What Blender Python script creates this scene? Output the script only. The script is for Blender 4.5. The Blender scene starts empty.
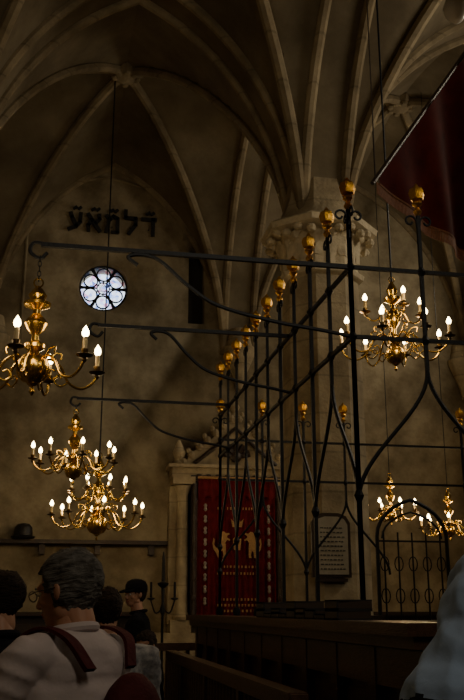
import bpy, bmesh, math, random
from mathutils import Vector, Matrix, Euler, noise
random.seed(7)
D=bpy.data; SC=bpy.context.scene
pi=math.pi
# ------------------------------------------------------------ materials
def mat(name,col,rough=.6,metal=0,var=0,scale=6,bump=0,bscale=30,emis=None,estr=0,col2=None,spec=None,stretch=None,sheen=0):
    m=D.materials.new(name); m.use_nodes=True; nt=m.node_tree; N=nt.nodes; L=nt.links
    b=N['Principled BSDF']; b.inputs['Base Color'].default_value=(*col,1)
    b.inputs['Roughness'].default_value=rough; b.inputs['Metallic'].default_value=metal
    if spec is not None: b.inputs['Specular IOR Level'].default_value=spec
    if sheen: b.inputs['Sheen Weight'].default_value=sheen
    tc=N.new('ShaderNodeTexCoord'); mp=N.new('ShaderNodeMapping'); L.new(tc.outputs['Object'],mp.inputs[0])
    if stretch: mp.inputs['Scale'].default_value=stretch
    if var or col2:
        n=N.new('ShaderNodeTexNoise'); n.inputs['Scale'].default_value=scale; n.inputs['Detail'].default_value=8; n.inputs['Roughness'].default_value=.6
        L.new(mp.outputs[0],n.inputs[0])
        r=N.new('ShaderNodeValToRGB'); c2=col2 or tuple(c*(1-var) for c in col)
        r.color_ramp.elements[0].color=(*c2,1); r.color_ramp.elements[1].color=(*col,1)
        r.color_ramp.elements[0].position=.32; r.color_ramp.elements[1].position=.66
        L.new(n.outputs[0],r.inputs[0]); L.new(r.outputs[0],b.inputs['Base Color'])
    if bump:
        n2=N.new('ShaderNodeTexNoise'); n2.inputs['Scale'].default_value=bscale; n2.inputs['Detail'].default_value=6
        L.new(mp.outputs[0],n2.inputs[0])
        bp=N.new('ShaderNodeBump'); bp.inputs['Strength'].default_value=bump; bp.inputs['Distance'].default_value=.02
        L.new(n2.outputs[0],bp.inputs['Height']); L.new(bp.outputs[0],b.inputs['Normal'])
    if emis:
        b.inputs['Emission Color'].default_value=(*emis,1); b.inputs['Emission Strength'].default_value=estr
        try: m.cycles.emission_sampling='NONE'
        except Exception: pass
    return m
PLASTER=mat('plaster_old',(.41,.35,.235),.95,var=.4,scale=1.1,bump=.6,bscale=9,spec=.2)
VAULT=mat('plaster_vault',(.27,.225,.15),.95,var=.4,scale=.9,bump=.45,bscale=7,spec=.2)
STONE=mat('sandstone',(.50,.42,.28),.9,var=.4,scale=3.5,bump=.6,bscale=22,spec=.2)
CAPST=mat('capital_stone',(.66,.57,.40),.9,var=.35,scale=6,bump=.6,bscale=22,spec=.2)
RIB=mat('rib_stone',(.38,.31,.20),.9,var=.5,scale=2.2,bump=.4,bscale=16,spec=.2)
FLOORM=mat('floor_stone',(.12,.10,.08),.6,var=.5,scale=2,bump=.3,bscale=12)
IRON=mat('wrought_iron',(.020,.022,.026),.5,metal=.7,bump=.2,bscale=60)
GOLD=mat('gilt',(.85,.47,.07),.33,metal=1,var=.3,scale=25,bump=.25,bscale=70)
BRASS=mat('brass',(.66,.43,.10),.27,metal=1,var=.45,scale=14)
DBRASS=mat('brass_tarnished',(.16,.10,.035),.35,metal=1,var=.4,scale=20)
WAX=mat('candle_sleeve',(.70,.56,.30),.5)
BULB=mat('lamp_bulb',(1,.8,.5),.3,emis=(1,.80,.42),estr=24)
WOOD=mat('dark_wood',(.035,.018,.010),.38,var=.6,scale=5,bump=.25,bscale=25,stretch=(8,1,8))
WOOD2=mat('desk_wood',(.085,.042,.022),.32,var=.55,scale=5,bump=.2,bscale=20,stretch=(8,1,8))
VELVET=mat('red_velvet',(.15,.006,.010),.85,var=.45,scale=7,spec=.2)
BANNER=mat('banner_cloth',(.105,.012,.009),.9,var=.55,scale=4,spec=.1)
FRINGE=mat('banner_fringe',(.26,.10,.045),.8,var=.4,scale=40)
EMBR=mat('gold_embroidery',(.48,.27,.10),.7,var=.4,scale=40)
SILVER=mat('silver_embroidery',(.36,.32,.27),.6,var=.3,scale=40)
LETTER=mat('letter_iron',(.012,.011,.010),.7)
BLACK=mat('leather_black',(.012,.011,.012),.5,var=.3,scale=30)
DARKHOLE=mat('recess_dark',(.03,.025,.02),.95)
PAPER=mat('tablet_face',(.40,.36,.27),.6,var=.2,scale=12)
INK=mat('tablet_ink',(.05,.045,.04),.7)
SKIN=mat('skin',(.50,.25,.16),.5,var=.15,scale=20)
SKIN2=mat('skin_alt',(.50,.26,.17),.5,var=.15,scale=20)  # second skin tone, nearly equal to the first
LIP=mat('lips',(.35,.12,.09),.5)
EYEW=mat('eye_white',(.7,.68,.64),.3)
EYED=mat('eye_iris',(.03,.02,.015),.3)
GREY=mat('hair_grey',(.19,.18,.17),.75,col2=(.03,.027,.025),scale=30,bump=.9,bscale=55,stretch=(1,.35,2.2),spec=.2)
HDARK=mat('hair_dark',(.03,.018,.012),.7,var=.5,scale=40,bump=.8,bscale=60,stretch=(1,.4,2),spec=.2)
SHIRTP=mat('shirt_pale',(.60,.52,.53),.9,var=.12,scale=5,bump=.15,bscale=30,spec=.1)
SHIRTB=mat('shirt_blue',(.36,.49,.74),.9,var=.12,scale=5,bump=.1,bscale=30,spec=.1)
JACKET=mat('jacket_dark',(.014,.014,.018),.9,var=.3,scale=8,bump=.2,bscale=14,spec=.1)
CHECK=mat('shirt_checked',(.40,.39,.39),.9,col2=(.12,.12,.14),scale=26,bump=.1,bscale=14,spec=.1)
JEANS=mat('trousers',(.02,.023,.032),.9,var=.3,scale=10,bump=.2,bscale=30,spec=.1)
MAROON=mat('pack_maroon',(.085,.012,.015),.75,var=.3,scale=14,bump=.3,bscale=40,spec=.2)
FRAME=mat('frame_dark',(.04,.025,.015),.4)
GLASSM=mat('opal_glass',(.5,.48,.44),.2)
def add_joints(m,strength=.6):
    nt=m.node_tree;N=nt.nodes;L=nt.links;b=N['Principled BSDF']
    tc=N.new('ShaderNodeTexCoord'); w=N.new('ShaderNodeTexWave'); w.bands_direction='Z'; w.inputs['Scale'].default_value=.62; w.inputs['Distortion'].default_value=.05
    L.new(tc.outputs['Object'],w.inputs[0])
    r=N.new('ShaderNodeValToRGB'); r.color_ramp.elements[0].position=.0; r.color_ramp.elements[0].color=(.35,.35,.35,1); r.color_ramp.elements[1].position=.012; r.color_ramp.elements[1].color=(1,1,1,1)
    L.new(w.outputs[0],r.inputs[0])
    mx=N.new('ShaderNodeMixRGB'); mx.blend_type='MULTIPLY'; mx.inputs[0].default_value=strength
    src=b.inputs['Base Color'].links[0].from_socket
    L.new(src,mx.inputs[1]); L.new(r.outputs[0],mx.inputs[2]); L.new(mx.outputs[0],b.inputs['Base Color'])
add_joints(RIB,.4); add_joints(STONE,.4)
def grime(m,sc=.28,lo=.45):
    nt=m.node_tree;N=nt.nodes;L=nt.links;b=N['Principled BSDF']
    tc=N.new('ShaderNodeTexCoord'); n=N.new('ShaderNodeTexNoise'); n.inputs['Scale'].default_value=sc; n.inputs['Detail'].default_value=10; n.inputs['Roughness'].default_value=.65
    L.new(tc.outputs['Object'],n.inputs[0]); r=N.new('ShaderNodeValToRGB'); r.color_ramp.elements[0].position=.36; r.color_ramp.elements[1].position=.6
    r.color_ramp.elements[0].color=(lo,lo*.95,lo*.9,1); r.color_ramp.elements[1].color=(1,1,1,1); L.new(n.outputs[0],r.inputs[0])
    mx=N.new('ShaderNodeMixRGB'); mx.blend_type='MULTIPLY'; mx.inputs[0].default_value=1
    L.new(b.inputs['Base Color'].links[0].from_socket,mx.inputs[1]); L.new(r.outputs[0],mx.inputs[2]); L.new(mx.outputs[0],b.inputs['Base Color'])
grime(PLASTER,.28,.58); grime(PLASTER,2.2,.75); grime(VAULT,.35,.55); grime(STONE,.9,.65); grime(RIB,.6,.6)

# ------------------------------------------------------------ mesh builder
class MB:
    def __init__(s): s.v=[];s.f=[];s.m=[]
    def add(s,vs,fs,mi=0,M=None):
        o=len(s.v)
        s.v+= [tuple(M@Vector(p)) if M else tuple(p) for p in vs]
        for f in fs: s.f.append([i+o for i in f]); s.m.append(mi)
    def box(s,c,d,mi=0,rz=0,M=None):
        x,y,z=[k/2 for k in d]; R=Matrix.Rotation(rz,3,'Z'); c=Vector(c)
        vs=[c+R@Vector((a*x,b*y,e*z)) for a in(-1,1) for b in(-1,1) for e in(-1,1)]
        s.add(vs,[(0,1,3,2),(4,6,7,5),(0,4,5,1),(2,3,7,6),(0,2,6,4),(1,5,7,3)],mi,M)
    def tube(s,pts,r,n=8,mi=0,closed=False,M=None,ph=0):
        P=[Vector(p) for p in pts]; k=len(P); rr=r if isinstance(r,(list,tuple)) else [r]*k
        T=[]
        for i in range(k):
            if closed: t=P[(i+1)%k]-P[i-1]
            else: t=P[min(i+1,k-1)]-P[max(i-1,0)]
            T.append(t.normalized() if t.length>1e-9 else Vector((0,0,1)))
        up=Vector((0,0,1)) if abs(T[0].z)<.9 else Vector((0,1,0))
        u=(up-T[0]*up.dot(T[0])).normalized(); vs=[]
        for i in range(k):
            u=(u-T[i]*u.dot(T[i])); u=u.normalized() if u.length>1e-6 else T[i].orthogonal().normalized()
            w=T[i].cross(u)
            for j in range(n):
                a=2*pi*j/n+ph; vs.append(P[i]+(u*math.cos(a)+w*math.sin(a))*rr[i])
        fs=[]
        for i in range(k if closed else k-1):
            for j in range(n):
                a=i*n+j;b=i*n+(j+1)%n;c=((i+1)%k)*n+(j+1)%n;d=((i+1)%k)*n+j
                fs.append((a,b,c,d))
        if not closed: fs+=[tuple(range(n-1,-1,-1)),tuple((k-1)*n+j for j in range(n))]
        s.add(vs,fs,mi,M)
    def bar(s,a,b,w,mi=0): s.tube([a,b],w*.7071,4,mi,ph=pi/4)
    def lathe(s,prof,c=(0,0,0),n=16,mi=0,M=None,ph=0,lobes=0,amp=0):
        vs=[];fs=[];k=len(prof)
        for (r,z) in prof:
            for j in range(n):
                a=2*pi*j/n+ph; q=r*(1+amp*math.cos(lobes*a)) if lobes else r
                vs.append((c[0]+q*math.cos(a),c[1]+q*math.sin(a),c[2]+z))
        for i in range(k-1):
            for j in range(n):
                fs.append((i*n+j,i*n+(j+1)%n,(i+1)*n+(j+1)%n,(i+1)*n+j))
        fs+=[tuple(range(n-1,-1,-1)),tuple((k-1)*n+j for j in range(n))]
        s.add(vs,fs,mi,M)
    def sph(s,c,r,n=12,mi=0,M=None):
        if not isinstance(r,(list,tuple)): r=(r,r,r)
        vs=[(c[0],c[1],c[2]-r[2])];h=n//2
        for i in range(1,h):
            a=-pi/2+pi*i/h
            for j in range(n):
                b=2*pi*j/n; vs.append((c[0]+r[0]*math.cos(a)*math.cos(b),c[1]+r[1]*math.cos(a)*math.sin(b),c[2]+r[2]*math.sin(a)))
        vs.append((c[0],c[1],c[2]+r[2])); fs=[]
        for j in range(n): fs.append((0,1+(j+1)%n,1+j))
        for i in range(h-2):
            for j in range(n): fs.append((1+i*n+j,1+i*n+(j+1)%n,1+(i+1)*n+(j+1)%n,1+(i+1)*n+j))
        t=len(vs)-1
        for j in range(n): fs.append((t,1+(h-2)*n+j,1+(h-2)*n+(j+1)%n))
        s.add(vs,fs,mi,M)
    def poly(s,pts,th,M,mi=0):
        n=len(pts); vs=[(p[0],0,p[1]) for p in pts]+[(p[0],-th,p[1]) for p in pts]
        fs=[tuple(range(n)),tuple(range(2*n-1,n-1,-1))]+[(i,i+n,(i+1)%n+n,(i+1)%n) for i in range(n)]
        s.add(vs,fs,mi,M)
    def mesh(s,name,mats):
        me=D.meshes.new(name); me.from_pydata(s.v,[],s.f)
        for m in mats: me.materials.append(m)
        for p,i in zip(me.polygons,s.m): p.material_index=i; p.use_smooth=True
        bm=bmesh.new(); bm.from_mesh(me); bmesh.ops.recalc_face_normals(bm,faces=bm.faces); bm.to_mesh(me); bm.free()
        try: me.set_sharp_from_angle(angle=math.radians(38))
        except Exception: pass
        return me
    def obj(s,name,mats,parent=None,center=True):
        if not isinstance(mats,(list,tuple)): mats=[mats]
        off=Vector((0,0,0))
        if center and parent is None and s.v:
            xs=[v[0] for v in s.v];ys=[v[1] for v in s.v];zs=[v[2] for v in s.v]
            off=Vector(((min(xs)+max(xs))/2,(min(ys)+max(ys))/2,min(zs)))
            s.v=[(v[0]-off.x,v[1]-off.y,v[2]-off.z) for v in s.v]
        o=D.objects.new(name,s.mesh(name,mats)); SC.collection.objects.link(o); o.location=off
        if parent: o.parent=parent
        return o
def empty(name,loc,rz=0):
    e=D.objects.new(name,None); SC.collection.objects.link(e); e.location=loc; e.rotation_euler=(0,0,rz); e.empty_display_size=.1; return e
def cr(pts,n=6):
    P=[Vector(p) for p in pts]; P=[2*P[0]-P[1]]+P+[2*P[-1]-P[-2]]; out=[]
    for i in range(1,len(P)-2):
        for k in range(n):
            t=k/n; a,b,c,d=P[i-1:i+3]
            out.append(.5*((2*b)+(c-a)*t+(2*a-5*b+4*c-d)*t*t+(3*b-a-3*c+d)*t**3))
    out.append(P[-2]); return out
def light(kind,name,loc,energy,col,size=.2,rot=None,parent=None,sy=None):
    l=D.lights.new(name,kind); l.energy=energy; l.color=col
    if kind=='AREA':
        l.size=size
        if sy: l.shape='RECTANGLE'; l.size_y=sy
    else: l.shadow_soft_size=size
    o=D.objects.new(name,l); SC.collection.objects.link(o); o.location=loc
    if rot: o.rotation_euler=rot
    if parent: o.parent=parent
    return o

# ------------------------------------------------------------ camera
cd=D.cameras.new('camera'); cam=D.objects.new('camera',cd); SC.collection.objects.link(cam); SC.camera=cam
cd.sensor_fit='VERTICAL'; cd.sensor_height=24; cd.lens=30.86; cd.clip_start=.05
cam.location=(0,0,1.6); cam.rotation_euler=(math.radians(106.1),0,math.radians(-11))

# ------------------------------------------------------------ room shell
XL,XR,YF,YB=-1.5,8.5,-1.5,17.3; ZS=6.6; H=4.0; DM=.5
bx=[(XL,3.2),(3.8,XR)]; by=[(YF,4.0),(4.6,11.2),(11.8,YB)]
def tpar(x,bs):
    for a,b in bs:
        if a<=x<=b: return (x-(a+b)/2)/((b-a)/2)
    return 1.0
def prf(t,c=.6):
    return math.sqrt(max((1+c)**2-(abs(t)+c)**2,0))/math.sqrt(1+2*c)
def zf(x,y):
    a=tpar(x,bx);b=tpar(y,by); return ZS+H*max(prf(a),prf(b))+DM*(1-a*a)*(1-b*b)
def coords(bs,n=40):
    o=[]
    for a,b in bs:
        o+=[(a+b)/2+(b-a)/2*math.sin(pi/2*(-1+2*i/n)) for i in range(n+1)]
    return o
cx,cy=coords(bx),coords(by)
m=MB(); vs=[(x,y,zf(x,y)) for y in cy for x in cx]; nx=len(cx)
fs=[(j*nx+i,j*nx+i+1,(j+1)*nx+i+1,(j+1)*nx+i) for j in range(len(cy)-1) for i in range(nx-1)]
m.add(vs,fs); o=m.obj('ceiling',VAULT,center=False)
m=MB(); m.box(((XL+XR)/2,(YF+YB)/2,-.1),(XR-XL+.8,YB-YF+.8,.2)); m.obj('floor',FLOORM)
HW=11.8
def wall(name,c,d):
    m=MB(); m.box(c,d); return m.obj(name,PLASTER)
wall('wall_left',(XL-.2,(YF+YB)/2,HW/2),(.4,YB-YF+.8,HW))
wall('wall_right',(XR+.2,(YF+YB)/2,HW/2),(.4,YB-YF+.8,HW))
wall('wall_front',((XL+XR)/2,YF-.2,HW/2),(XR-XL,.4,HW))
wb=wall('wall_back',((XL+XR)/2,YB+.3,HW/2),(XR-XL,.6,HW))
def cut(o,mb):
    c=mb.obj('cutter',[PLASTER]); md=o.modifiers.new('b','BOOLEAN'); md.object=c; md.operation='DIFFERENCE'; md.solver='EXACT'
    dg=bpy.context.evaluated_depsgraph_get(); me=D.meshes.new_from_object(o.evaluated_get(dg)); o.modifiers.clear(); o.data=me; D.objects.remove(c)
WX,WZ,WR=.72,7.88,.50
m=MB(); Mw=Matrix.Translation((WX,YB,WZ))@Matrix.Rotation(pi/2,4,'X')
m.lathe([(WR+.04,.01),(WR+.04,0),(WR-.02,-.12),(WR-.02,-.75)][::-1],n=48,M=Mw); cut(wb,m)
m=MB(); m.box((2.62,YB+.1,8.05),(.34,.5,1.7)); cut(wb,m)
m=MB(); m.box((2.62,YB+.36,8.05),(.40,.03,1.8)); m.obj('window_2',DARKHOLE)
def arch_pts(cx,hw,z0,zh,y,n=24):
    return [(cx+hw*t,y,z0+zh*prf(t)) for t in [math.sin(pi/2*(-1+2*i/n)) for i in range(n+1)]]
m=MB(); m.tube([(-.85,YB,6.0)]+arch_pts(.75,1.6,9.3,1.0,YB,20)+[(2.35,YB,9.0)],.035,6); m.obj('trim_1',PLASTER)
# round window
m=MB(); Y=YB+.14
def circ(x,z,r,y=Y,n=36): return [(x+r*math.cos(2*pi*i/n),y,z+r*math.sin(2*pi*i/n)) for i in range(n)]
m.tube(circ(WX,WZ,WR-.02),.03,8,closed=True)
m.tube(circ(WX,WZ,.125),.014,6,closed=True)
for i in range(6):
    a=pi/6+i*pi/3
    m.tube(circ(WX+.295*math.cos(a),WZ+.295*math.sin(a),.135,n=20),.017,6,closed=True)
    a2=i*pi/3
    m.tube([(WX+.12*math.cos(a2),Y,WZ+.12*math.sin(a2)),(WX+.48*math.cos(a2),Y,WZ+.48*math.sin(a2))],[.014,.04],6)
    m.tube([(WX+.13*math.cos(a),Y,WZ+.13*math.sin(a)),(WX+.17*math.cos(a),Y,WZ+.17*math.sin(a))],.012,6)
for s_ in (0,1):
    pts=[(WX+.115*math.cos(pi/2+s_*pi/3+2*pi*k/3),Y,WZ+.115*math.sin(pi/2+s_*pi/3+2*pi*k/3)) for k in range(3)]
    m.tube(pts,.014,4,closed=True)
GL=D.materials.new('leaded_glass'); GL.use_nodes=True; nt=GL.node_tree; nt.nodes.clear()
out=nt.nodes.new('ShaderNodeOutputMaterial'); tr=nt.nodes.new('ShaderNodeBsdfTransparent'); vo=nt.nodes.new('ShaderNodeTexVoronoi'); vo.inputs['Scale'].default_value=15
tc=nt.nodes.new('ShaderNodeTexCoord'); nt.links.new(tc.outputs['Object'],vo.inputs[0])
rp=nt.nodes.new('ShaderNodeValToRGB'); rp.color_ramp.elements[0].color=(.15,.2,.5,1); rp.color_ramp.elements[1].color=(.7,.35,.5,1); rp.color_ramp.elements[1].position=.95
for p_,c_ in((.15,(.3,.42,.8,1)),(.28,(.85,.92,1,1)),(.62,(.95,.97,1,1)),(.85,(.5,.55,.85,1))):
    e=rp.color_ramp.elements.new(p_); e.color=c_
sx=nt.nodes.new('ShaderNodeSeparateColor'); nt.links.new(vo.outputs['Color'],sx.inputs[0]); nt.links.new(sx.outputs[0],rp.inputs[0])
nt.links.new(rp.outputs[0],tr.inputs[0]); nt.links.new(tr.outputs[0],out.inputs[0])
m.add([(WX+WR*math.cos(2*pi*i/40),Y+.03,WZ+WR*math.sin(2*pi*i/40)) for i in range(40)],[tuple(range(40))],1)
m.obj('window_1',[IRON,GL])
# ribs
def rib(mb,fn,r=.11,n=40):
    pts=[fn(math.sin(pi/2*(-1+2*i/n))) for i in range(n+1)]
    mb.tube(pts,r,8,ph=pi/8)
m=MB()
for (x0,x1) in bx:
    for (y0,y1) in by:
        X,hx=(x0+x1)/2,(x1-x0)/2; Yc,hy=(y0+y1)/2,(y1-y0)/2
        for sg in(1,-1):
            rib(m,lambda t:(X+hx*t,Yc+sg*hy*t,zf(X+hx*t*.9999,Yc+sg*hy*t*.9999)-.03),.085)
        zb=zf(X,Yc)
        m.lathe([(.03,-.24),(.16,-.2),(.27,-.12),(.3,-.04),(.24,.05)],(X,Yc,zb),16,lobes=8,amp=.12)
        for k in range(8):
            a=k*pi/4; m.sph((X+.2*math.cos(a),Yc+.2*math.sin(a),zb-.17),(.07,.07,.05),8)
        for xx in (x0,x1):
            rib(m,lambda t:(xx,Yc+hy*t,ZS+H*prf(t)-.02),.08)
        for yy in (y0,y1):
            rib(m,lambda t:(X+hx*t,yy,ZS+H*prf(t)-.02),.08)
for (y0,y1) in by:
    Yc=(y0+y1)/2
    m.tube([(x,Yc,zf(x,Yc)-.02) for x in [(-1.5+ (.85+1.5)*i/14) for i in range(15)]],.07,8)
m.obj('trim_2',RIB)
# ------------------------------------------------------------ capitals & pillars
def leaf(mb,x,y,z,a,s,mi=0):
    M=Matrix.Translation((x,y,z))@Matrix.Rotation(a,4,'Z')
    P=cr([(0,0,0),(.03*s,0,.45*s),(.16*s,0,.8*s),(.34*s,0,.9*s),(.36*s,0,.72*s)],4); w=[.16,.2,.26,.3,.33,.36,.38,.38,.36,.34,.32,.3,.26,.22,.18,.12,.05]
    vs=[];n=len(P)
    for i,p in enumerate(P):
        ww=w[min(i,16)]*s*(1+.18*math.sin(i*2.2))*.8
        vs+=[(p.x-.03*s,-ww,p.z),(p.x+.05*s,0,p.z+.01),(p.x-.03*s,ww,p.z),(p.x-.08*s,0,p.z-.03)]
    fs=[]
    for i in range(n-1):
        for j in range(4): fs.append((i*4+j,i*4+(j+1)%4,(i+1)*4+(j+1)%4,(i+1)*4+j))
    fs+=[(3,2,1,0),tuple((n-1)*4+j for j in range(4))]
    mb.add(vs,fs,mi,M)
def pillar(x,y):
    m=MB(); ph=pi/8
    m.lathe([(.78,0),(.78,.35),(.7,.42),(.72,.5),(.64,.58),(.56,.7),(.54,6.0)],(x,y,0),8,ph=ph)
    m.lathe([(.54,5.98),(.61,6.02),(.63,6.08),(.57,6.12),(.54,6.16),(.56,6.4),(.64,6.6)],(x,y,0),8,1,ph=ph)
    m.lathe([(.68,6.62),(.82,6.68),(.84,6.76),(.77,6.81)],(x,y,0),8,1,ph=ph)
    m.lathe([(.72,6.80),(.60,6.9),(.50,7.2),(.42,7.6),(.2,8.3)],(x,y,0),8,ph=ph)
    for k in range(8):
        a=k*pi/4; leaf(m,x+.51*math.cos(a),y+.51*math.sin(a),6.13,a,.50,1)
        a+=pi/8; leaf(m,x+.54*math.cos(a),y+.54*math.sin(a),6.26,a,.56,1)
    for k in range(24):
        a=k*pi/12+.1; m.sph((x+.72*math.cos(a),y+.72*math.sin(a),6.58+.05*(k%2)),(.07,.07,.06),8,1)
    return m.obj('stone_pillar',[STONE,CAPST])
pillar(3.5,11.5); pillar(3.5,4.3)
cm=MB()
def corbel(x,y,a):
    cm.lathe([(.04,-.75),(.1,-.62),(.12,-.5),(.2,-.3),(.3,-.08),(.33,0),(.34,.1),(.28,.14),(.2,.5)],(x,y,ZS),12)
    for k in range(9):
        b=a-pi/2+k*pi/8; leaf(cm,x+.15*math.cos(b),y+.15*math.sin(b),ZS-.38,b,.26)
for x in(XL+.12,3.5,XR-.12): corbel(x,YB-.05,-pi/2)
for y in (4.3,11.5): corbel(XL+.05,y,0); corbel(XR-.05,y,pi)
cm.obj('trim_3',STONE)

# ------------------------------------------------------------ Hebrew iron letters
LET={'ayin':[[(.85,1),(.82,.5),(.55,.2),(.05,0)],[(.15,1),(.25,.75),(.55,.25)]],
'alef':[[(.08,1),(.92,0)],[(.85,1),(.88,.75),(.62,.48)],[(.12,0),(.12,.35),(.35,.66)]],
'mem':[[(.08,1),(.28,.8),(.08,0)],[(.28,.75),(.55,.98),(.85,.85),(.88,0),(.45,0)]],
'lamed':[[(.12,1.4),(.12,.95),(.85,.95),(.85,.55),(.4,0)]],
'dalet':[[(.02,.95),(.98,.95)],[(.8,1.0),(.8,0)]]}
m=MB(); lx=-.05; lw=.29
def stroke(mb,a,b,w,M):
    a=Vector(a);b=Vector(b);d=(b-a).normalized();p=Vector((-d.y,d.x))*w/2
    a=a-d*w*.3;b=b+d*w*.3
    mb.poly([a+p,b+p,b-p,a-p],.05,M)
for i,k in enumerate(['ayin','alef','mem','lamed','dalet']):
    M=Matrix.Translation((lx+i*.375,YB-.03,9.05))
    for st in LET[k]:
        for a,b in zip(st,st[1:]):
            stroke(m,(a[0]*lw,a[1]*.36),(b[0]*lw,b[1]*.36),.075 if a[1]!=b[1] or k in('dalet','lamed') else .06,M)
    if k!='lamed':
        stroke(m,(.10,.46),(.15,.50),.05,M)
        stroke(m,(.2,.46),(.24,.50),.05,M)
    m.tube([(lx+i*.375+.14,YB-.002,9.17),(lx+i*.375+.14,YB-.05,9.17)],.012,6)
m.obj('hebrew_lettering',LETTER)

# ------------------------------------------------------------ wall ledge, seats
m=MB(); m.box((.3,YB-.12,2.80),(3.6,.24,.07))
for x in(-1.2,-.2,.8,1.8): m.box((x,YB-.08,2.68),(.1,.16,.2))
m.obj('wall_shelf',WOOD)
m=MB()
m.lathe([(.02,0),(.2,.01),(.22,.04),(.17,.06),(.16,.2),(.11,.26),(.02,.28)],(-.55,YB-.24,2.84),16); m.obj('felt_hat',BLACK)
def pew(name,x0,y0,x1,y1,h=1.24,seat=.45,depth=.45,side=1,slat=.11):
    m=MB(); a=Vector((x0,y0,0));b=Vector((x1,y1,0));d=(b-a);L_=d.length;d.normalize();n=Vector((-d.y,d.x,0))*side
    ang=math.atan2(d.y,d.x); c=(a+b)/2
    m.box(c+Vector((0,0,h-.04)),(L_,.09,.08),rz=ang); m.box(c+Vector((0,0,.12)),(L_,.06,.24),rz=ang); m.box(c+Vector((0,0,seat+.0)),(L_,.05,.08),rz=ang)
    k=int(L_/slat)
    for i in range(k+1):
        p=a+d*(L_*i/k); m.tube([p+Vector((0,0,.2)),p+Vector((0,0,.55)),p+Vector((0,0,h-.06))],[.022,.03,.022],8)
    m.box(c+n*depth/2+Vector((0,0,seat)),(L_,depth,.04),rz=ang)
    for i in range(int(L_/1.2)+1):
        p=a+d*min(L_,i*1.2); m.box(p+n*depth/2+Vector((0,0,seat/2)),(.05,depth,seat),rz=ang); m.box(p+Vector((0,0,h/2)),(.07,.08,h-.01),rz=ang)
    return m.obj(name,WOOD2)
pew('wooden_pew',1.12,4.2,1.12,8.75,1.24,side=1)
pew('wooden_pew',.95,10.3,3.1,10.5,1.25,side=-1)
def stall(x0,x1,y,n):
    m=MB(); w=(x1-x0)/n
    m.box(((x0+x1)/2,y-.06,.75),(x1-x0,.08,1.5)); m.box(((x0+x1)/2,y-.16,1.53),(x1-x0+.1,.26,.07)); m.box(((x0+x1)/2,y-.3,.45),(x1-x0,.45,.05))
    for i in range(n+1):
        m.box((x0+i*w,y-.28,.55),(.05,.48,1.1)); m.sph((x0+i*w,y-.45,1.13),.06,8)
    for i in range(n): m.box((x0+(i+.5)*w,y-.115,1.05),(w*.6,.03,.6))
    m.obj('choir_stall',WOOD)
stall(-1.4,1.6,YB-.02,5); stall(5.2,8.3,YB-.02,5)

# ------------------------------------------------------------ ark
ax=3.34; ay=16.72
root=empty('torah_ark',(ax,ay,0))
m=MB()
m.box((0,.3,.6),(3.0,.56,1.2)); m.box((0,-.15,.3),(2.4,.5,.6)); m.box((0,-.45,.15),(2.6,.5,.3)); m.box((0,-.12,.75),(1.9,.3,.3))
for s in(-1,1):
    m.box((s*1.02,.3,1.3),(.38,.5,.25))
    m.lathe([(.15,0),(.17,.06),(.12,.14),(.11,1.2),(.105,2.25),(.14,2.33),(.17,2.42)],(s*1.0,.16,1.42),16)
    m.box((s*1.12,.4,2.6),(.24,.3,2.5)); m.box((s*1.0,.22,3.93),(.42,.5,.14))
    m.lathe([(.03,0),(.12,.05),(.08,.12),(.13,.25),(.06,.42),(.02,.5)],(s*1.08,.2,4.22),10)
m.box((0,.25,4.08),(2.45,.5,.2)); m.box((0,.2,4.2),(2.6,.56,.06)); m.box((0,.3,3.98),(1.5,.3,.1))
M=Matrix.Translation((0,.42,4.22)); m.poly([(-1.0,0),(1.0,0),(.86,.25),(.5,.5),(.2,.78),(0,.98),(-.2,.78),(-.5,.5),(-.86,.25)],.3,M)
for i in range(7):
    for s in(-1,1):
        t=i/6.5; x=s*(1-t)*1.0; z=4.24+ t*.95
        m.sph((x,.16,z+.05),(.08,.1,.09),8); m.sph((x+s*.06,.14,z+.13),(.05,.06,.06),8)
m.lathe([(.05,0),(.1,.08),(.05,.16),(.12,.28),(.02,.42)],(0,.25,5.14),10)
m.obj('stone_frame',STONE,root)
m=MB()
for s in(-1,1):
    m.box((s*.80,.12,2.7),(.12,.2,2.6)); m.lathe([(.05,0),(.06,.1),(.04,.2),(.045,2.2),(.06,2.3),(.05,2.45)],(s*.80,.0,1.42),10)
    for i in range(6): m.sph((s*.80,-.01,1.8+.35*i),(.055,.05,.07),8)
m.box((0,.1,3.98),(1.75,.25,.1))
for i in range(9): m.sph((-.72+.18*i,-.02,4.0),(.07,.05,.06),8)
for i in range(5):
    a=pi*(i+.5)/5; m.tube([(0,.1,4.4),(.28*math.cos(a),.08,4.4+.28*math.sin(a))],[.04,.07],6)
m.sph((0,.08,4.42),(.12,.06,.12),10)
m.tube([(-.8,.1,4.27),(-.45,.08,4.55),(0,.08,4.98),(.45,.08,4.55),(.8,.1,4.27)],.04,8)
m.obj('carved_doorcase',WOOD,root)
m=MB(); n=60; vs=[]
for i in range(n+1):
    x=-.74+1.48*i/n
    for z,k in((3.95,.3),(3.4,.6),(2.6,.8),(1.8,1),(1.42,1.1)): vs.append((x,.02+.028*k*math.sin(i*1.35)+.012*math.sin(i*.5),z))
m.add(vs,[(i*5+j,i*5+j+1,(i+1)*5+j+1,(i+1)*5+j) for i in range(n) for j in range(4)])
vs=[]
for i in range(n+1):
    x=-.74+1.48*i/n
    for z in(3.97,3.8,3.62+.03*math.cos(i*.84)): vs.append((x,-.05+.015*math.sin(i*1.1),z))
m.add(vs,[(i*3+j,i*3+j+1,(i+1)*3+j+1,(i+1)*3+j) for i in range(n) for j in range(2)])
m.obj('velvet_curtain',VELVET,root)
m=MB()
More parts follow.
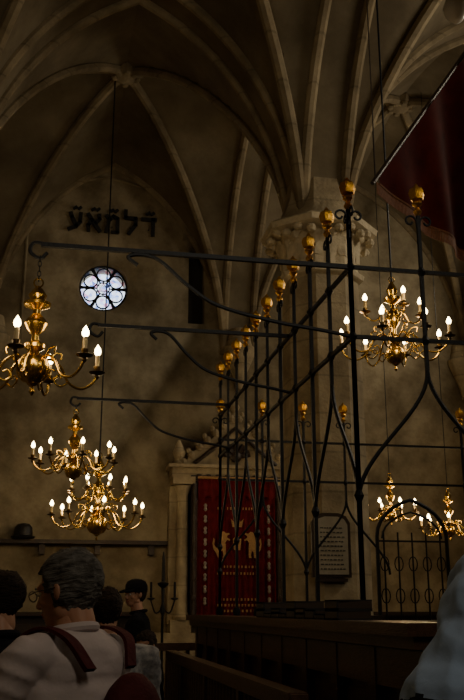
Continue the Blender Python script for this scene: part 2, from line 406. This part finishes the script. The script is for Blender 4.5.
lion=[(0,0),(.05,.0),(.06,.12),(.1,.16),(.12,.05),(.1,0),(.16,0),(.17,.06),(.17,.2),(.16,.32),(.2,.38),(.26,.36),(.27,.39),(.2,.43),(.2,.47),(.26,.5),(.24,.53),(.17,.52),(.13,.56),(.07,.55),(.04,.48),(.02,.38),(0,.25),(-.04,.2),(-.09,.28),(-.07,.38),(-.1,.42),(-.12,.3),(-.1,.18),(-.04,.1)]
for s in(-1,1):
    M=Matrix.Translation((-s*.36,-.035,2.52))@Matrix.Diagonal((s*.85,1,.85,1)); m.poly(lion,.015,M)
    for z in [1.75+.21*i for i in range(9)]:
        m.lathe([(.014,-.07),(.034,-.04),(.02,0),(.034,.04),(.014,.07)],(s*.6,-.04,z),8,1)
crown=[(-.09,0),(.09,0),(.12,.15),(.06,.09),(.035,.17),(0,.10),(-.035,.17),(-.06,.09),(-.12,.15)]
m.poly(crown,.015,Matrix.Translation((0,-.035,3.08)))
m.poly([(-.06,0),(.06,0),(.08,.2),(0,.27),(-.08,.2)],.01,Matrix.Translation((0,-.035,2.66)))
for r_,z in enumerate((3.42,2.36,2.24,1.78,1.68,1.58)):
    x=-.38+.05*(r_%2)
    while x<.38:
        w=random.uniform(.03,.06); m.box((x+w/2,-.035,z),(w*.6,.012,.045),0); x+=w+.02
m.tube([(-.75,-.08,3.98),(.75,-.08,3.98)],.025,8)
for i in range(48): m.tube([(-.7+1.4*i/47,-.02,1.46),(-.7+1.4*i/47,-.02,1.36)],.008,4)
m.obj('curtain_embroidery',[EMBR,SILVER],root)

m=MB(); m.lathe([(.2,0),(.2,.05),(.08,.12),(.03,.3),(.05,.5),(.025,.7),(.02,1.5),(.05,1.6),(.02,1.7),(.03,1.95),(.09,2.0),(.1,2.03),(.03,2.06),(.025,2.45),(.01,2.55)],(1.85,15.6,0),14)
for s in(-1,1): m.tube(cr([(1.85,15.6,1.62),(1.85+s*.12,15.6,1.55),(1.85+s*.2,15.6,1.75)],5),.013,6); m.lathe([(.01,0),(.06,.02),(.06,.04),(.02,.05),(.018,.3)],(1.85+s*.2,15.6,1.75),8)
m.obj('standing_candlestick',IRON)

# ------------------------------------------------------------ bimah: platform, parapet, grille
BX0,BY0=1.79,5.2; BX1,BY1=5.2,9.9; PT=1.54
root=empty('bimah',((BX0+BX1)/2,(BY0+BY1)/2,0)); BO=Vector(root.location)
class MBo(MB):
    def obj2(s,name,mats): s.v=[(v[0]-BO.x,v[1]-BO.y,v[2]) for v in s.v]; return s.obj(name,mats,root)
m=MBo()
m.box(((BX0+BX1)/2,(BY0+BY1)/2,.35),(BX1-BX0,BY1-BY0,.7))
def par(x0,y0,x1,y1):
    w=.18; m.box(((x0+x1)/2,(y0+y1)/2,PT/2),(abs(x1-x0)+w,abs(y1-y0)+w,PT-.06)); m.box(((x0+x1)/2,(y0+y1)/2,PT-.03),(abs(x1-x0)+w+.03,abs(y1-y0)+w+.03,.06))
par(BX0,BY0,BX0,BY1); par(BX0,BY0,BX1,BY0); par(BX0,BY1,3.5,BY1); par(4.5,BY1,BX1,BY1); par(BX1,BY0,BX1,BY1)
m.obj2('platform',WOOD)
m=MBo(); R1,R2,FZ=3.73,3.26,4.29
def finial(p):
    x,y,z=p
    m.lathe([(.012,-.16),(.03,-.13),(.012,-.1),(.035,-.075),(.03,-.06)],(x,y,z),8,1)
    m.lathe([(.02,-.055),(.042,-.04),(.052,0),(.042,.035),(.02,.05),(.012,.065),(.002,.08)],(x,y,z),12,1,lobes=6,amp=.1)
def scrolls(x,y,z,d):
    for s in(-1,1):
        P=[]
        for i in range(15):
            a=i/14*1.9*pi; r=.045*(1-i/14*.65)
            P.append((.012+.045-r*math.cos(a), .02+r*math.sin(a)))
        P=[(0.01,-.14),(.005,-.06)]+P
        m.tube([(x+s*d[0]*u,y+s*d[1]*u,z+w) for u,w in P],.008,5)
def grille(x0,y0,dx,dy,n,sp,fz=FZ,r1=R1,r2=R2,skip=(),base=PT):
    L_=n*sp
    for r in (r1,r2): m.bar((x0,y0,r),(x0+dx*L_,y0+dy*L_,r),.024)
    for k in range(n+1):
        x,y=x0+dx*k*sp,y0+dy*k*sp; full=(k%2==0) or k==n
        if k in skip: continue
        zb=base if full else r2-.2
        m.tube([(x,y,zb),(x,y,fz-.12)],.018 if full else .016,4,ph=pi/4)
        finial((x,y,fz)); scrolls(x,y,fz-.22,(dx,dy))
        m.lathe([(.015,-.03),(.032,0),(.015,.03)],(x,y,r1),8,0); m.lathe([(.015,-.03),(.03,0),(.015,.03)],(x,y,r2),8,0)
        if not full:
            for s in(-1,1):
                if k+s<0 or k+s>n: continue
                P=[]
                for i in range(15):
                    t=i/14; P.append((x+s*dx*sp*(t*t*(3-2*t)),y+s*dy*sp*(t*t*(3-2*t)),(r2-.2)-.82*t))
                m.tube(P,.0135,6)
        else:
            m.lathe([(.03,-.04),(.04,0),(.03,.04)],(x,y,base+.04),8,0)
            m.lathe([(.015,-.04),(.032,0),(.015,.04)],(x,y,r2-1.0),8,0)
grille(BX0,BY0,0,1,10,.47)
grille(BX0,BY0,1,0,7,.487)
grille(BX1,BY0,0,1,10,.47)
grille(BX0,BY1,1,0,7,.487,fz=3.86,r1=3.45,r2=3.0,skip=(4,5))
m.tube([(3.6,BY1,PT-.8),(3.6,BY1,2.4)]+arch_pts(4.02,.42,2.4,.42,BY1,12)[1:-1]+[(4.44,BY1,2.4),(4.44,BY1,PT-.8)],.022,6)
m.tube([(3.66,BY1,2.38)]+arch_pts(4.02,.36,2.38,.3,BY1,12)[1:-1]+[(4.38,BY1,2.38)],.012,6)
for i in range(5):
    x=3.68+.17*i; m.tube([(x,BY1,PT-.8),(x,BY1,2.45)],.011,4)
    for z in (1.75,2.1): m.tube([(x+.05*math.cos(a*pi/6),BY1,z+.08*math.sin(a*pi/6)) for a in range(12)],.007,4,closed=True)
m.bar((3.6,BY1,2.35),(4.44,BY1,2.35),.02)
def arm(y,xe,z):
    m.bar((BX0,y,z),(xe,y,z),.027)
    m.tube(cr([(xe+.05,y,z),(xe-.04,y,z+.01),(xe-.06,y,z-.05),(xe,y,z-.09),(xe+.04,y,z-.05)],5),.012,6)
    L_=BX0-xe; P=cr([(xe+.30*L_,y,z-.09),(xe+.27*L_,y,z-.04),(xe+.31*L_,y,z-.02),(xe+.37*L_,y,z-.05),(xe+.46*L_,y,z-.2),(xe+.56*L_,y,z-.32),(xe+.74*L_,y,z-.40),(xe+.9*L_,y,z-.44),(BX0,y,z-.47)],6)
    m.tube(P,.013,6)
arm(BY0,-.17,R1); arm(6.76,.25,R1); arm(9.35,.16,R1)
m.obj2('iron_grille',[IRON,GOLD])

m=MB(); dx0,dx1,dy0,dy1=1.42,1.64,3.5,9.4
m.box(((dx0+dx1)/2-.02,(dy0+dy1)/2,1.525),(dx1-dx0+.08,dy1-dy0+.1,.05)); m.box(((dx0+dx1)/2-.01,(dy0+dy1)/2,1.475),(dx1-dx0+.03,dy1-dy0+.05,.05))
m.box(((dx0+dx1)/2+.03,(dy0+dy1)/2,.73),(dx1-dx0-.1,dy1-dy0-.1,1.46))
k=10
for i in range(k+1):
    y=dy0+.06+(dy1-dy0-.12)*i/k; m.box((dx0+.06,y,.72),(.06,.1,1.44))
m.box((dx0+.06,(dy0+dy1)/2,1.36),(.05,dy1-dy0-.1,.16)); m.box((dx0+.06,(dy0+dy1)/2,.1),(.06,dy1-dy0-.1,.2))
m.box(((dx0+dx1)/2+.03,dy0+.04,1.36),(.2,.05,.14)); m.box(((dx0+dx1)/2+.03,dy0+.04,.15),(.2,.05,.3)); m.box((dx1-.06,dy0+.04,.75),(.06,.05,1.2)); m.box((dx0+.1,dy0+.04,.75),(.06,.05,1.2))
m.obj('reading_desk',WOOD2)
m=MB()
y=4.55
while y<6.3:
    w=random.uniform(.16,.24); h=random.choice([.03,.04,.05]); zz=1.55
    for q in range(random.choice([1,2])):
        m.box((1.52+random.uniform(-.01,.02),y+w/2,zz+h/2),(.18,w*.94,h-.012),1,rz=random.uniform(-.08,.08)); m.box((1.52,y+w/2,zz+h-.004),(.19,w*.96,.008),0); m.box((1.52,y+w/2,zz+.004),(.19,w*.96,.008),0); m.box((1.43,y+w/2,zz+h/2),(.01,w*.96,h),0)
        zz+=h
    y+=w+.01
m.obj('prayer_books',[BLACK,FRAME])

M=Matrix.Translation((3.37,10.955,1.98))
def tab(w,h,c): return [(-w,0),(w,0),(w,h-c),(w*.8,h-c*.3),(w*.4,h),(-w*.4,h),(-w*.8,h-c*.3),(-w,h-c)]
m=MB(); m.poly(tab(.25,.78,.12),.05,M,0); m.poly(tab(.21,.70,.10),.02,M@Matrix.Translation((0,-.045,.035)),1)
for r_ in range(10):
    x=-.15
    while x<.14:
        w=random.uniform(.02,.05); m.box((x+w/2,-.068,.10+r_*.055),(w*.8,.006,.014),2,M=M); x+=w+.008
m.box((0,-.02,-.03),(.4,.06,.04),0,M=M)
m.obj('framed_tablet',[FRAME,PAPER,INK])

A=Vector((2.28,5.95,4.76)); B=Vector((4.3,7.5,4.70)); C=Vector((3.9,6.5,7.15))
m=MB(); n=48; mm=18; vs=[]
for j in range(mm+1):
    for i in range(n+1):
        u=i/n; v=j/mm
        P0=A.lerp(B,u); top=A.lerp(C,u); p=P0.lerp(top,v)
        w=.09*math.sin(u*26+v*2)*u*(1-.4*v); p=p+Vector((-.6*w,.9*w,-.08*math.sin(u*pi)*(1-v)))
        vs.append(p)
W=n+1
m.add(vs,[(j*W+i,j*W+i+1,(j+1)*W+i+1,(j+1)*W+i) for j in range(mm) for i in range(1,n)])
for i in range(1,n*3):
    u=i/(n*3); q=u*n; i0=int(q); p=vs[i0].lerp(vs[i0+1],q-i0); m.tube([p,p+Vector((0,0,-.10))],.006,4,2)
m.tube([vs[i]+Vector((-.004,-.004,.0)) for i in range(1,n+1)],.012,5,2)
m.tube([A-(C-A)*.02+Vector((0,0,.02)),C+(C-A)*.1],.018,8,1)
m.tube([C,(C.x,C.y,zf(C.x,C.y)-.01)],.008,5,1); m.tube([A,(A.x,A.y,zf(A.x,A.y)-.01)],.005,5,1)
m.obj('hanging_banner',[BANNER,WOOD,FRINGE])

# ------------------------------------------------------------ chandeliers
WARM=(1,.68,.34)
def chandelier(loc,tiers,top,bot,s=1.0,chain=None,cw=.006,power=12,candle=.10,ball=.085):
    root=empty('brass_chandelier',loc); m=MB()
    T,Bz=top,bot
    prof=[(.004,Bz),(.018,Bz+.02*s),(.008,Bz+.045*s),(.03*s,Bz+.06*s)]
    for i in range(9):
        a=-pi/2+.3+(pi-.6)*i/8; prof.append((ball*math.cos(a),Bz+.06*s+ball*(1+math.sin(a))))
    z=Bz+.06*s+2*ball; rem=T-z
    prof+=[(.03*s,z+.02*rem),(.055*s,z+.07*rem),(.055*s,z+.12*rem),(.022*s,z+.18*rem),(.018*s,z+.26*rem),(.045*s,z+.34*rem),(.062*s,z+.43*rem),(.05*s,z+.5*rem),(.02*s,z+.58*rem),(.02*s,z+.64*rem),(.07*s,z+.7*rem),(.075*s,z+.74*rem),(.035*s,z+.78*rem),(.05*s,z+.86*rem),(.03*s,z+.94*rem),(.01*s,T)]
    m.lathe(prof,n=24)
    for k in range(12):
        a=k*pi/6; m.tube([(ball*.97*math.cos(b)*math.cos(a),ball*.97*math.cos(b)*math.sin(a),Bz+.06*s+ball*(1+math.sin(b))) for b in [-.9+.3*q for q in range(7)]],.006*s,5)
    m.tube([(.025*math.cos(a*pi/6)*s,0,T+.02*s+.025*s*math.sin(a*pi/6)) for a in range(12)],.005*s,6,closed=True)
    for (R,n,dz,ph) in tiers:
        for k in range(n):
            a=math.radians(ph)+2*pi*k/n; M=Matrix.Rotation(a,4,'Z')@Matrix.Translation((0,0,dz)); q=R/.4
            m.tube(cr([(.04*s,0,.02),(.1*q,0,.06*q),(.17*q,0,.02*q),(.22*q,0,-.07*q),(.3*q,0,-.10*q),(.37*q,0,-.06*q),(.4*q,0,0)],5),.0075*s,8,M=M)
            m.tube(cr([(.22*q,0,-.07*q),(.17*q,0,-.10*q),(.13*q,0,-.07*q),(.15*q,0,-.035*q),(.18*q,0,-.05*q)],4),.0055*s,6,M=M)
            m.tube(cr([(.10*q,0,.06*q),(.13*q,0,.10*q),(.17*q,0,.10*q),(.165*q,0,.065*q)],4),.005*s,6,M=M)
            cs=candle/.10
            m.lathe([(.006,-.03),(.014*cs,-.015),(.01*cs,0),(.04*cs,.006),(.050*cs,.016),(.046*cs,.018),(.014*cs,.012),(.02*cs,.03),(.021*cs,.05),(.012*cs,.05)],(R,0,0),14,3,M=M)
            m.lathe([(.0135*cs,.045),(.0135*cs,.045+.075*cs),(.006,.047+.075*cs)],(R,0,0),10,1,M=M)
            m.lathe([(.008*cs,.0),(.018*cs,.012*cs),(.021*cs,.026*cs),(.017*cs,.042*cs),(.008*cs,.058*cs),(.001,.070*cs)],(R,0,.045+.075*cs),10,2,M=M)
    if chain:
        if chain-T<.5:
            z=T+.045*s; k=0
            while z<chain-.01:
                m.tube([((.010*math.cos(a)) if k%2 else 0,(.010*math.cos(a)) if k%2==0 else 0,z+.02*math.sin(a)) for a in [i*pi/5 for i in range(10)]],.003,5,4,closed=True); z+=.032; k+=1
        else: m.tube([(0,0,T),(0,0,chain)],cw,6,4)
    m.obj('frame',[BRASS,WAX,BULB,DBRASS,IRON],root)
    R=tiers[0][0]
    for k in range(3):
        a=k*2*pi/3+.5; light('POINT','bulb_glow_%d'%(k+1),(R*.8*math.cos(a),R*.8*math.sin(a),.2),power/3,WARM,.08,parent=root)
    return root
chandelier((-.17,5.2,2.96),[(.39,6,0,17)],.50,-.17,1.1,chain=.70,power=8,ball=.095)
chandelier((.16,9.35,3.06),[(.42,8,0,10)],.5,-.24,1.1,chain=.62,power=12,ball=.085)
chandelier((.66,14.6,3.02),[(.72,8,0,5),(.46,8,.38,20)],.95,-.38,1.6,chain=zf(.66,14.6)-3.03,cw=.013,power=30,candle=.14,ball=.16)
chandelier((3.1,7.8,4.05),[(.52,8,0,12),(.28,4,.28,0)],.62,-.28,1.15,chain=zf(3.1,7.8)-4.06,cw=.010,power=20,candle=.11,ball=.09)
chandelier((5.35,14.0,3.1),[(.42,8,0,0)],.6,-.2,1.2,chain=zf(5.35,14)-3.11,power=22,candle=.12)
chandelier((6.35,14.0,2.88),[(.45,8,0,20)],.6,-.2,1.2,chain=zf(6.35,14)-2.89,power=22,candle=.12)
gx,gy,gz=3.70,7.2,7.42
m=MB(); m.lathe([(.01,-.16),(.06,-.13),(.11,-.06),(.13,.02),(.1,.1),(.07,.13)],(gx,gy,gz),16,0); m.lathe([(.075,.12),(.09,.15),(.02,.2)],(gx,gy,gz),12,1)
for k in range(3): a=k*2*pi/3; m.tube([(gx+.07*math.cos(a),gy+.07*math.sin(a),gz+.13),(gx,gy,gz+.55)],.005,5,1)
m.tube([(gx,gy,gz+.55),(gx,gy,zf(gx,gy)-.01)],.006,5,1)
m.obj('hanging_glass_lamp',[GLASSM,IRON])

# ------------------------------------------------------------ people
def cap(mb,p0,r0,p1,r1,n=14,k=5):
    p0=Vector(p0);p1=Vector(p1); d=(p1-p0); L_=d.length; d=d/L_ if L_>1e-6 else Vector((0,0,1))
    P=[];R=[]
    for i in range(k): a=-pi/2+.12+(pi/2-.12)*i/(k-1); P.append(p0+d*r0*math.sin(a)); R.append(r0*math.cos(a))
    for i in range(k): a=(pi/2-.12)*i/(k-1); P.append(p1+d*r1*math.sin(a)); R.append(r1*math.cos(a))
    mb.tube(P,R,n)
def ell(mb,c,r,rot=None,n=18):
    M=Matrix.Translation(c)@(rot.to_matrix().to_4x4() if rot else Matrix.Identity(4)); mb.sph((0,0,0),r,n,M=M)
def blob(mb,name,vox,sm,mats,parent,fn=None,fold=0):
    o=D.objects.new('tmp',mb.mesh('tmp',[mats[0]])); SC.collection.objects.link(o)
    r=o.modifiers.new('r','REMESH'); r.mode='VOXEL'; r.voxel_size=vox; r.use_smooth_shade=True
    s=o.modifiers.new('s','SMOOTH'); s.factor=.5; s.iterations=sm
    dg=bpy.context.evaluated_depsgraph_get(); me=D.meshes.new_from_object(o.evaluated_get(dg)); D.objects.remove(o)
    me.materials.clear()
    for x in mats: me.materials.append(x)
    if fold:
        skinv=set()
        for p in me.polygons:
            if fn and fn(p.center)==2: skinv.update(p.vertices)
        for v,nn in [(v,v.normal.copy()) for v in me.vertices]:
            if v.index in skinv: continue
            c=v.co; w=noise.noise(Vector((c.x*7+c.z*5,c.y*7-c.z*4,c.z*11)))
            w2=noise.noise(Vector((c.x*20+c.z*9,c.y*20,c.z*14)))
            v.co=c+nn*(fold*(1-abs(w)*3)+fold*.3*w2)
    for p in me.polygons:
        p.use_smooth=True; p.material_index=fn(p.center) if fn else 0
    q=D.objects.new(name,me); SC.collection.objects.link(q); q.parent=parent; return q
def segd(p,a,b):
    a=Vector(a);b=Vector(b);t=max(0,min(1,(p-a).dot(b-a)/(b-a).length_squared)); return (p-(a+(b-a)*t)).length
def hand(parent,name,wr,dirv,side,skin):
    m=MB(); s=side
    ell(m,(0,0,.045),(.040,.015,.05)); cap(m,(0,0,-.03),.026,(0,0,.02),.026)
    for x,l,z in((-.030,.060,.085),(-.010,.075,.092),(.011,.070,.090),(.030,.052,.080)):
        x*=-s; a=(x,0,z-.02); b=(x*1.1,.012,z+l*.45); c=(x*1.12,.035,z+l*.78); d=(x*1.1,.06,z+l*.9)
        cap(m,a,.0095,b,.0088,8,4); cap(m,b,.0088,c,.008,8,4); cap(m,c,.008,d,.0068,8,4)
    cap(m,(-s*.028,.004,.025),.014,(-s*.058,.018,.06),.0105,8,4); cap(m,(-s*.058,.018,.06),.0105,(-s*.062,.035,.09),.008,8,4)
    q=blob(m,name,.0035,2,[skin],parent)
    dv=Vector(dirv).normalized(); Rm=dv.to_track_quat('Z','Y'); q.rotation_mode='QUATERNION'; q.rotation_quaternion=Rm; q.location=wr
def person(name,loc,face,elb,wri,top,legs,skin,hair,hs=1.0,head_yaw=0,head_pitch=0,short=False,scale=1.0,lean=None,hat=None,glasses=False,seated=False,vox=.012,width=1.0,hunch=0,hz=0,longhair=False,fold=.006):
    root=empty(name,loc,face); root.scale=(scale,)*3
    LM=lean or Matrix.Identity(4)
    U=lambda p:tuple(LM@Vector(p))
    m=MB(); w=width
    RL=LM.to_euler()
    ell(m,(0,0,.97),(.175*w,.125*w,.15)); ell(m,U((0,.005,1.12)),(.165*w,.122*w,.19),RL); ell(m,U((0,.0-hunch*.3,1.29)),(.19*w,.13*w,.19),RL); ell(m,U((0,-.02-hunch,1.39)),(.17*w,.10*w,.11),RL)
    cap(m,U((-.155*w,-.01-hunch*.6,1.425)),.068,U((.155*w,-.01-hunch*.6,1.425)),.068); cap(m,U((-.1,-.02,1.46)),.05,U((.1,-.02,1.46)),.05)
    cap(m,U((0,-.02,1.42)),.072,U((0,.015,1.57)),.056)
    J={}
    for s,nm in((-1,'l'),(1,'r')):
        sh=U((s*.195*w,-.005,1.415)); e=U(elb[0 if s<0 else 1]); wr=U(wri[0 if s<0 else 1]); J[nm]=(sh,e,wr)
        cap(m,sh,.070,e,.054 if short else .05); cap(m,e,.045,wr,.030)
        if seated:
            hp=(s*.1,.02,.93);kn=(s*.13,.46,.93);an=(s*.13,.46,.52)
        else: hp=(s*.095,0,.9);kn=(s*.105,.02,.5);an=(s*.11,-.02,.1)
        cap(m,hp,.092,kn,.062); cap(m,kn,.06,an,.042)
        cap(m,(an[0],an[1]-.02,an[2]-.055),.042,(an[0]*1.1,an[1]+.16,an[2]-.062),.034)
    LI=LM.inverted()
    an_z=.52 if seated else .1
    def fn(p):
        q=LI@p
        dn=min(segd(p,J['l'][1],J['l'][2]),segd(p,J['r'][1],J['r'][2]))
        if short and dn<.056:
            if min(segd(p,J['l'][0],J['l'][1]),segd(p,J['r'][0],J['r'][1]))>.050: return 2
        if p.z<an_z+.0: return 3
        if q.z>1.505 and abs(q.x)<.1 and segd(q,(0,-.02,1.42),(0,.02,1.6))<.09: return 2
        if q.z<.93 and segd(p,J['l'][1],J['l'][2])>.07 and segd(p,J['r'][1],J['r'][2])>.07: return 1
        if seated and p.y>.12 and p.z<1.02 and dn>.07: return 1
        return 0
    blob(m,'body',vox,4,[top,legs,skin,BLACK],root,fn,fold)
    for i,(nm,s) in enumerate((('l',-1),('r',1))):
        d=Vector(J[nm][2])-Vector(J[nm][1]); hand(root,'hand_'+nm,J[nm][2],d,s,skin)
    m=MB(); m.tube([U((.070*math.cos(a),-.008+.072*math.sin(a),1.505+.012*-math.sin(a))) for a in [i*pi/12 for i in range(24)]],.016,8,closed=True); m.obj('collar',top,root)
    HM=LM@Matrix.Translation((0,.03,1.66+hz))@Matrix.Rotation(head_yaw,4,'Z')@Matrix.Rotation(head_pitch,4,'X')@Matrix.Scale(hs,4)
    hr=D.objects.new('head_pivot',None); SC.collection.objects.link(hr); hr.parent=root; hr.matrix_local=HM; hr.empty_display_size=.02
    m=MB()
    ell(m,(0,-.012,.03),(.074,.094,.088)); ell(m,(0,.02,-.02),(.062,.074,.085)); ell(m,(0,.045,-.075),(.042,.042,.035)); cap(m,(-.03,.0,-.06),.035,(.03,.0,-.06),.035)
    cap(m,(-.028,.078,.022),.014,(.028,.078,.022),.014); cap(m,(0,.088,.01),.009,(0,.108,-.028),.0125); ell(m,(-.012,.098,-.032),(.009,.011,.008)); ell(m,(.012,.098,-.032),(.009,.011,.008))
    ell(m,(-.04,.06,-.02),(.02,.02,.018)); ell(m,(.04,.06,-.02),(.02,.02,.018)); cap(m,(-.018,.083,-.058),.008,(.018,.083,-.058),.008)
    for s in(-1,1): ell(m,(s*.075,-.008,-.002),(.008,.018,.030),Euler((0,0,s*.4)))
    cap(m,(0,-.02,-.05),.052,(0,-.03,-.11),.052)
    blob(m,'head',.0055,3,[skin],hr)
    m=MB()
    for s in(-1,1):
        m.sph((s*.030,.078,.003),(.0125,.012,.009),12,0); m.sph((s*.030,.088,.003),(.005,.004,.005),10,1)
        m.tube([(s*.015,.094,.020),(s*.03,.096,.025),(s*.045,.086,.020)],[.003,.004,.002],6,3)
    m.tube(cr([(-.024,.084,-.058),(-.008,.093,-.055),(0,.0935,-.057),(.008,.093,-.055),(.024,.084,-.058)],3),.0042,6,2); m.tube(cr([(-.018,.086,-.064),(0,.093,-.066),(.018,.086,-.064)],3),.0045,6,2)
    m.obj('face',[EYEW,EYED,LIP,hair],hr)
    m=MB(); n=72; vs=[];fs=[]
    for i in range(n//2+1):
        a=-pi/2+pi*i/(n//2)
        for j in range(n):
            b=2*pi*j/n; v=Vector((.084*math.cos(a)*math.cos(b),-.014+.106*math.cos(a)*math.sin(b),.03+.102*math.sin(a)))
            if v.z<.02: v.z=.02+(v.z-.02)*1.15
            k=1+(.09*noise.noise(v*26)+.07*noise.noise(Vector((v.x*90,v.y*90,v.z*30)))); vs.append(Vector((v.x*k,(v.y+.014)*k-.014,.03+(v.z-.03)*k)))
    for i in range(n//2):
        for j in range(n):
            q=(i*n+j,i*n+(j+1)%n,(i+1)*n+(j+1)%n,(i+1)*n+j); c=sum((vs[t] for t in q),Vector())/4
            jig=.008*noise.noise(c*60)
            if c.y>.045+jig and c.z<.068: continue
            if c.y>(.012 if longhair else -.03)+jig and c.z<(.0 if longhair else .018)+jig: continue
            if c.z<(-.10 if longhair else -.085)+jig: continue
            fs.append(q)
    m.add(vs,fs); h=m.obj('hair',hair,hr); sd=h.modifiers.new('s','SOLIDIFY'); sd.thickness=.014; sd.offset=-1
    if hat:
        m=MB(); m.lathe([(.098,.030),(.102,.05),(.099,.09),(.082,.125),(.045,.145),(.008,.15)],(0,-.012,0),24,M=Matrix.Diagonal((.92,1.12,1,1)))
        m.tube(cr([(-.078,.06,.045),(-.05,.135,.03),(0,.16,.024),(.05,.135,.03),(.078,.06,.045)],5),.009,6); m.add([(-.078,.05,.048),(.078,.05,.048),(.05,.135,.03),(0,.16,.024),(-.05,.135,.03)],[(0,1,2,3,4)])
        m.obj('cap',JACKET,hr)
    if glasses:
        m=MB()
        for s in(-1,1):
            m.tube([(s*.032+.021*math.cos(a),.108,.002+.016*math.sin(a)) for a in [i*pi/8 for i in range(16)]],.002,5,closed=True); m.tube([(s*.053,.106,.006),(s*.08,.06,.008),(s*.082,-.01,.008)],.002,5)
        m.tube([(-.011,.108,.004),(.011,.108,.004)],.002,5); m.obj('glasses',FRAME,hr)
    return root
R_=lambda d:math.radians(d)
p1=person('grey_haired_man',(.08,3.3,0),R_(46),[(-.30,.12,1.15),(.28,.14,1.14)],[(-.18,.37,1.12),(.14,.38,1.16)],SHIRTP,JEANS,SKIN,GREY,hs=1.10,head_yaw=R_(10),head_pitch=R_(-10),short=True,scale=1.02,glasses=True,vox=.010,width=1.16,hunch=.02,hz=-.03,longhair=True,fold=.008)
m=MB()
ell(m,(.02,-.25,1.16),(.15,.09,.22)); ell(m,(.02,-.29,1.08),(.12,.08,.13)); ell(m,(.02,-.22,1.03),(.14,.08,.12))
blob(m,'backpack',.012,4,[MAROON],p1)
m=MB()
for s in(-1,1):
    P=cr([(s*.10,-.17,1.38),(s*.145,-.115,1.475),(s*.15,.0,1.505),(s*.155,.10,1.44),(s*.165,.145,1.30),(s*.185,.09,1.12),(s*.175,-.14,1.0)],8)
    vs=[]
    for p in P: vs+=[p+Vector((-.022,0,0)),p+Vector((.022,0,0)),p*1.0+Vector((.022,0,0))+Vector((0,p.y*.08,.010)),p+Vector((-.022,0,0))+Vector((0,p.y*.08,.010))]
    k=len(P); m.add(vs,[(i*4+j,i*4+(j+1)%4,(i+1)*4+(j+1)%4,(i+1)*4+j) for i in range(k-1) for j in range(4)])
m.obj('straps',MAROON,p1)
person('man_in_dark_coat',(-.21,4.3,0),R_(30),[(-.26,.05,1.14),(.26,.08,1.14)],[(-.2,.28,1.05),(.2,.3,1.08)],JACKET,JEANS,SKIN2,HDARK,head_yaw=R_(35),scale=.99,width=1.25)
person('man_in_checked_shirt',(.30,5.0,0),R_(10),[(-.29,.03,1.14),(.29,.06,1.14)],[(-.2,.25,1.02),(.2,.26,1.05)],CHECK,JEANS,SKIN2,HDARK,scale=.96,width=1.2)
person('man_in_cap',(.86,9.35,0),R_(75),[(-.26,.08,1.14),(.26,.08,1.14)],[(-.12,.3,1.12),(.12,.3,1.15)],JACKET,JEANS,SKIN2,HDARK,head_yaw=R_(45),hat=True,scale=1.05)
person('seated_visitor',(.84,8.0,-.36),R_(90),[(-.25,.1,1.14),(.25,.1,1.14)],[(-.12,.3,1.02),(.12,.3,1.02)],JACKET,JEANS,SKIN2,HDARK,seated=True,head_yaw=R_(50),head_pitch=R_(-10),longhair=True)
st=MB(); st.box((1.05,2.4,.165),(.66,.9,.33)); st.box((1.05,2.4,.345),(.7,.95,.03)); st.obj('wooden_step',WOOD)
LM=Matrix.Translation((0,0,1.0))@Matrix.Rotation(R_(-42),4,'X')@Matrix.Translation((0,0,-1.0))
person('leaning_visitor',(1.085,2.4,.364),R_(-72),[(-.26,.18,1.12),(.26,.18,1.12)],[(-.2,.36,1.02),(.2,.36,1.02)],SHIRTB,JEANS,SKIN,HDARK,lean=LM,short=True,scale=1.0,width=1.1,vox=.010,hunch=.04,fold=.007)

# ------------------------------------------------------------ lights
DAY=(1,.86,.64)
light('AREA','daylight_front',(2.2,YF+.15,6.4),88,DAY,1.3,(R_(90),0,0),sy=2.6)
light('AREA','daylight_right',(XR-.15,8.2,7.6),120,DAY,1.3,(0,R_(90),0),sy=2.2)
light('AREA','daylight_right_far',(XR-.15,14.6,7.4),68,DAY,1.3,(0,R_(90),0),sy=2.2)
W_=D.worlds.new('sky'); SC.world=W_; W_.use_nodes=True; bg=W_.node_tree.nodes['Background']; bg.inputs[0].default_value=(.82,.9,1,1); bg.inputs[1].default_value=2.8
print('done',len(D.objects))
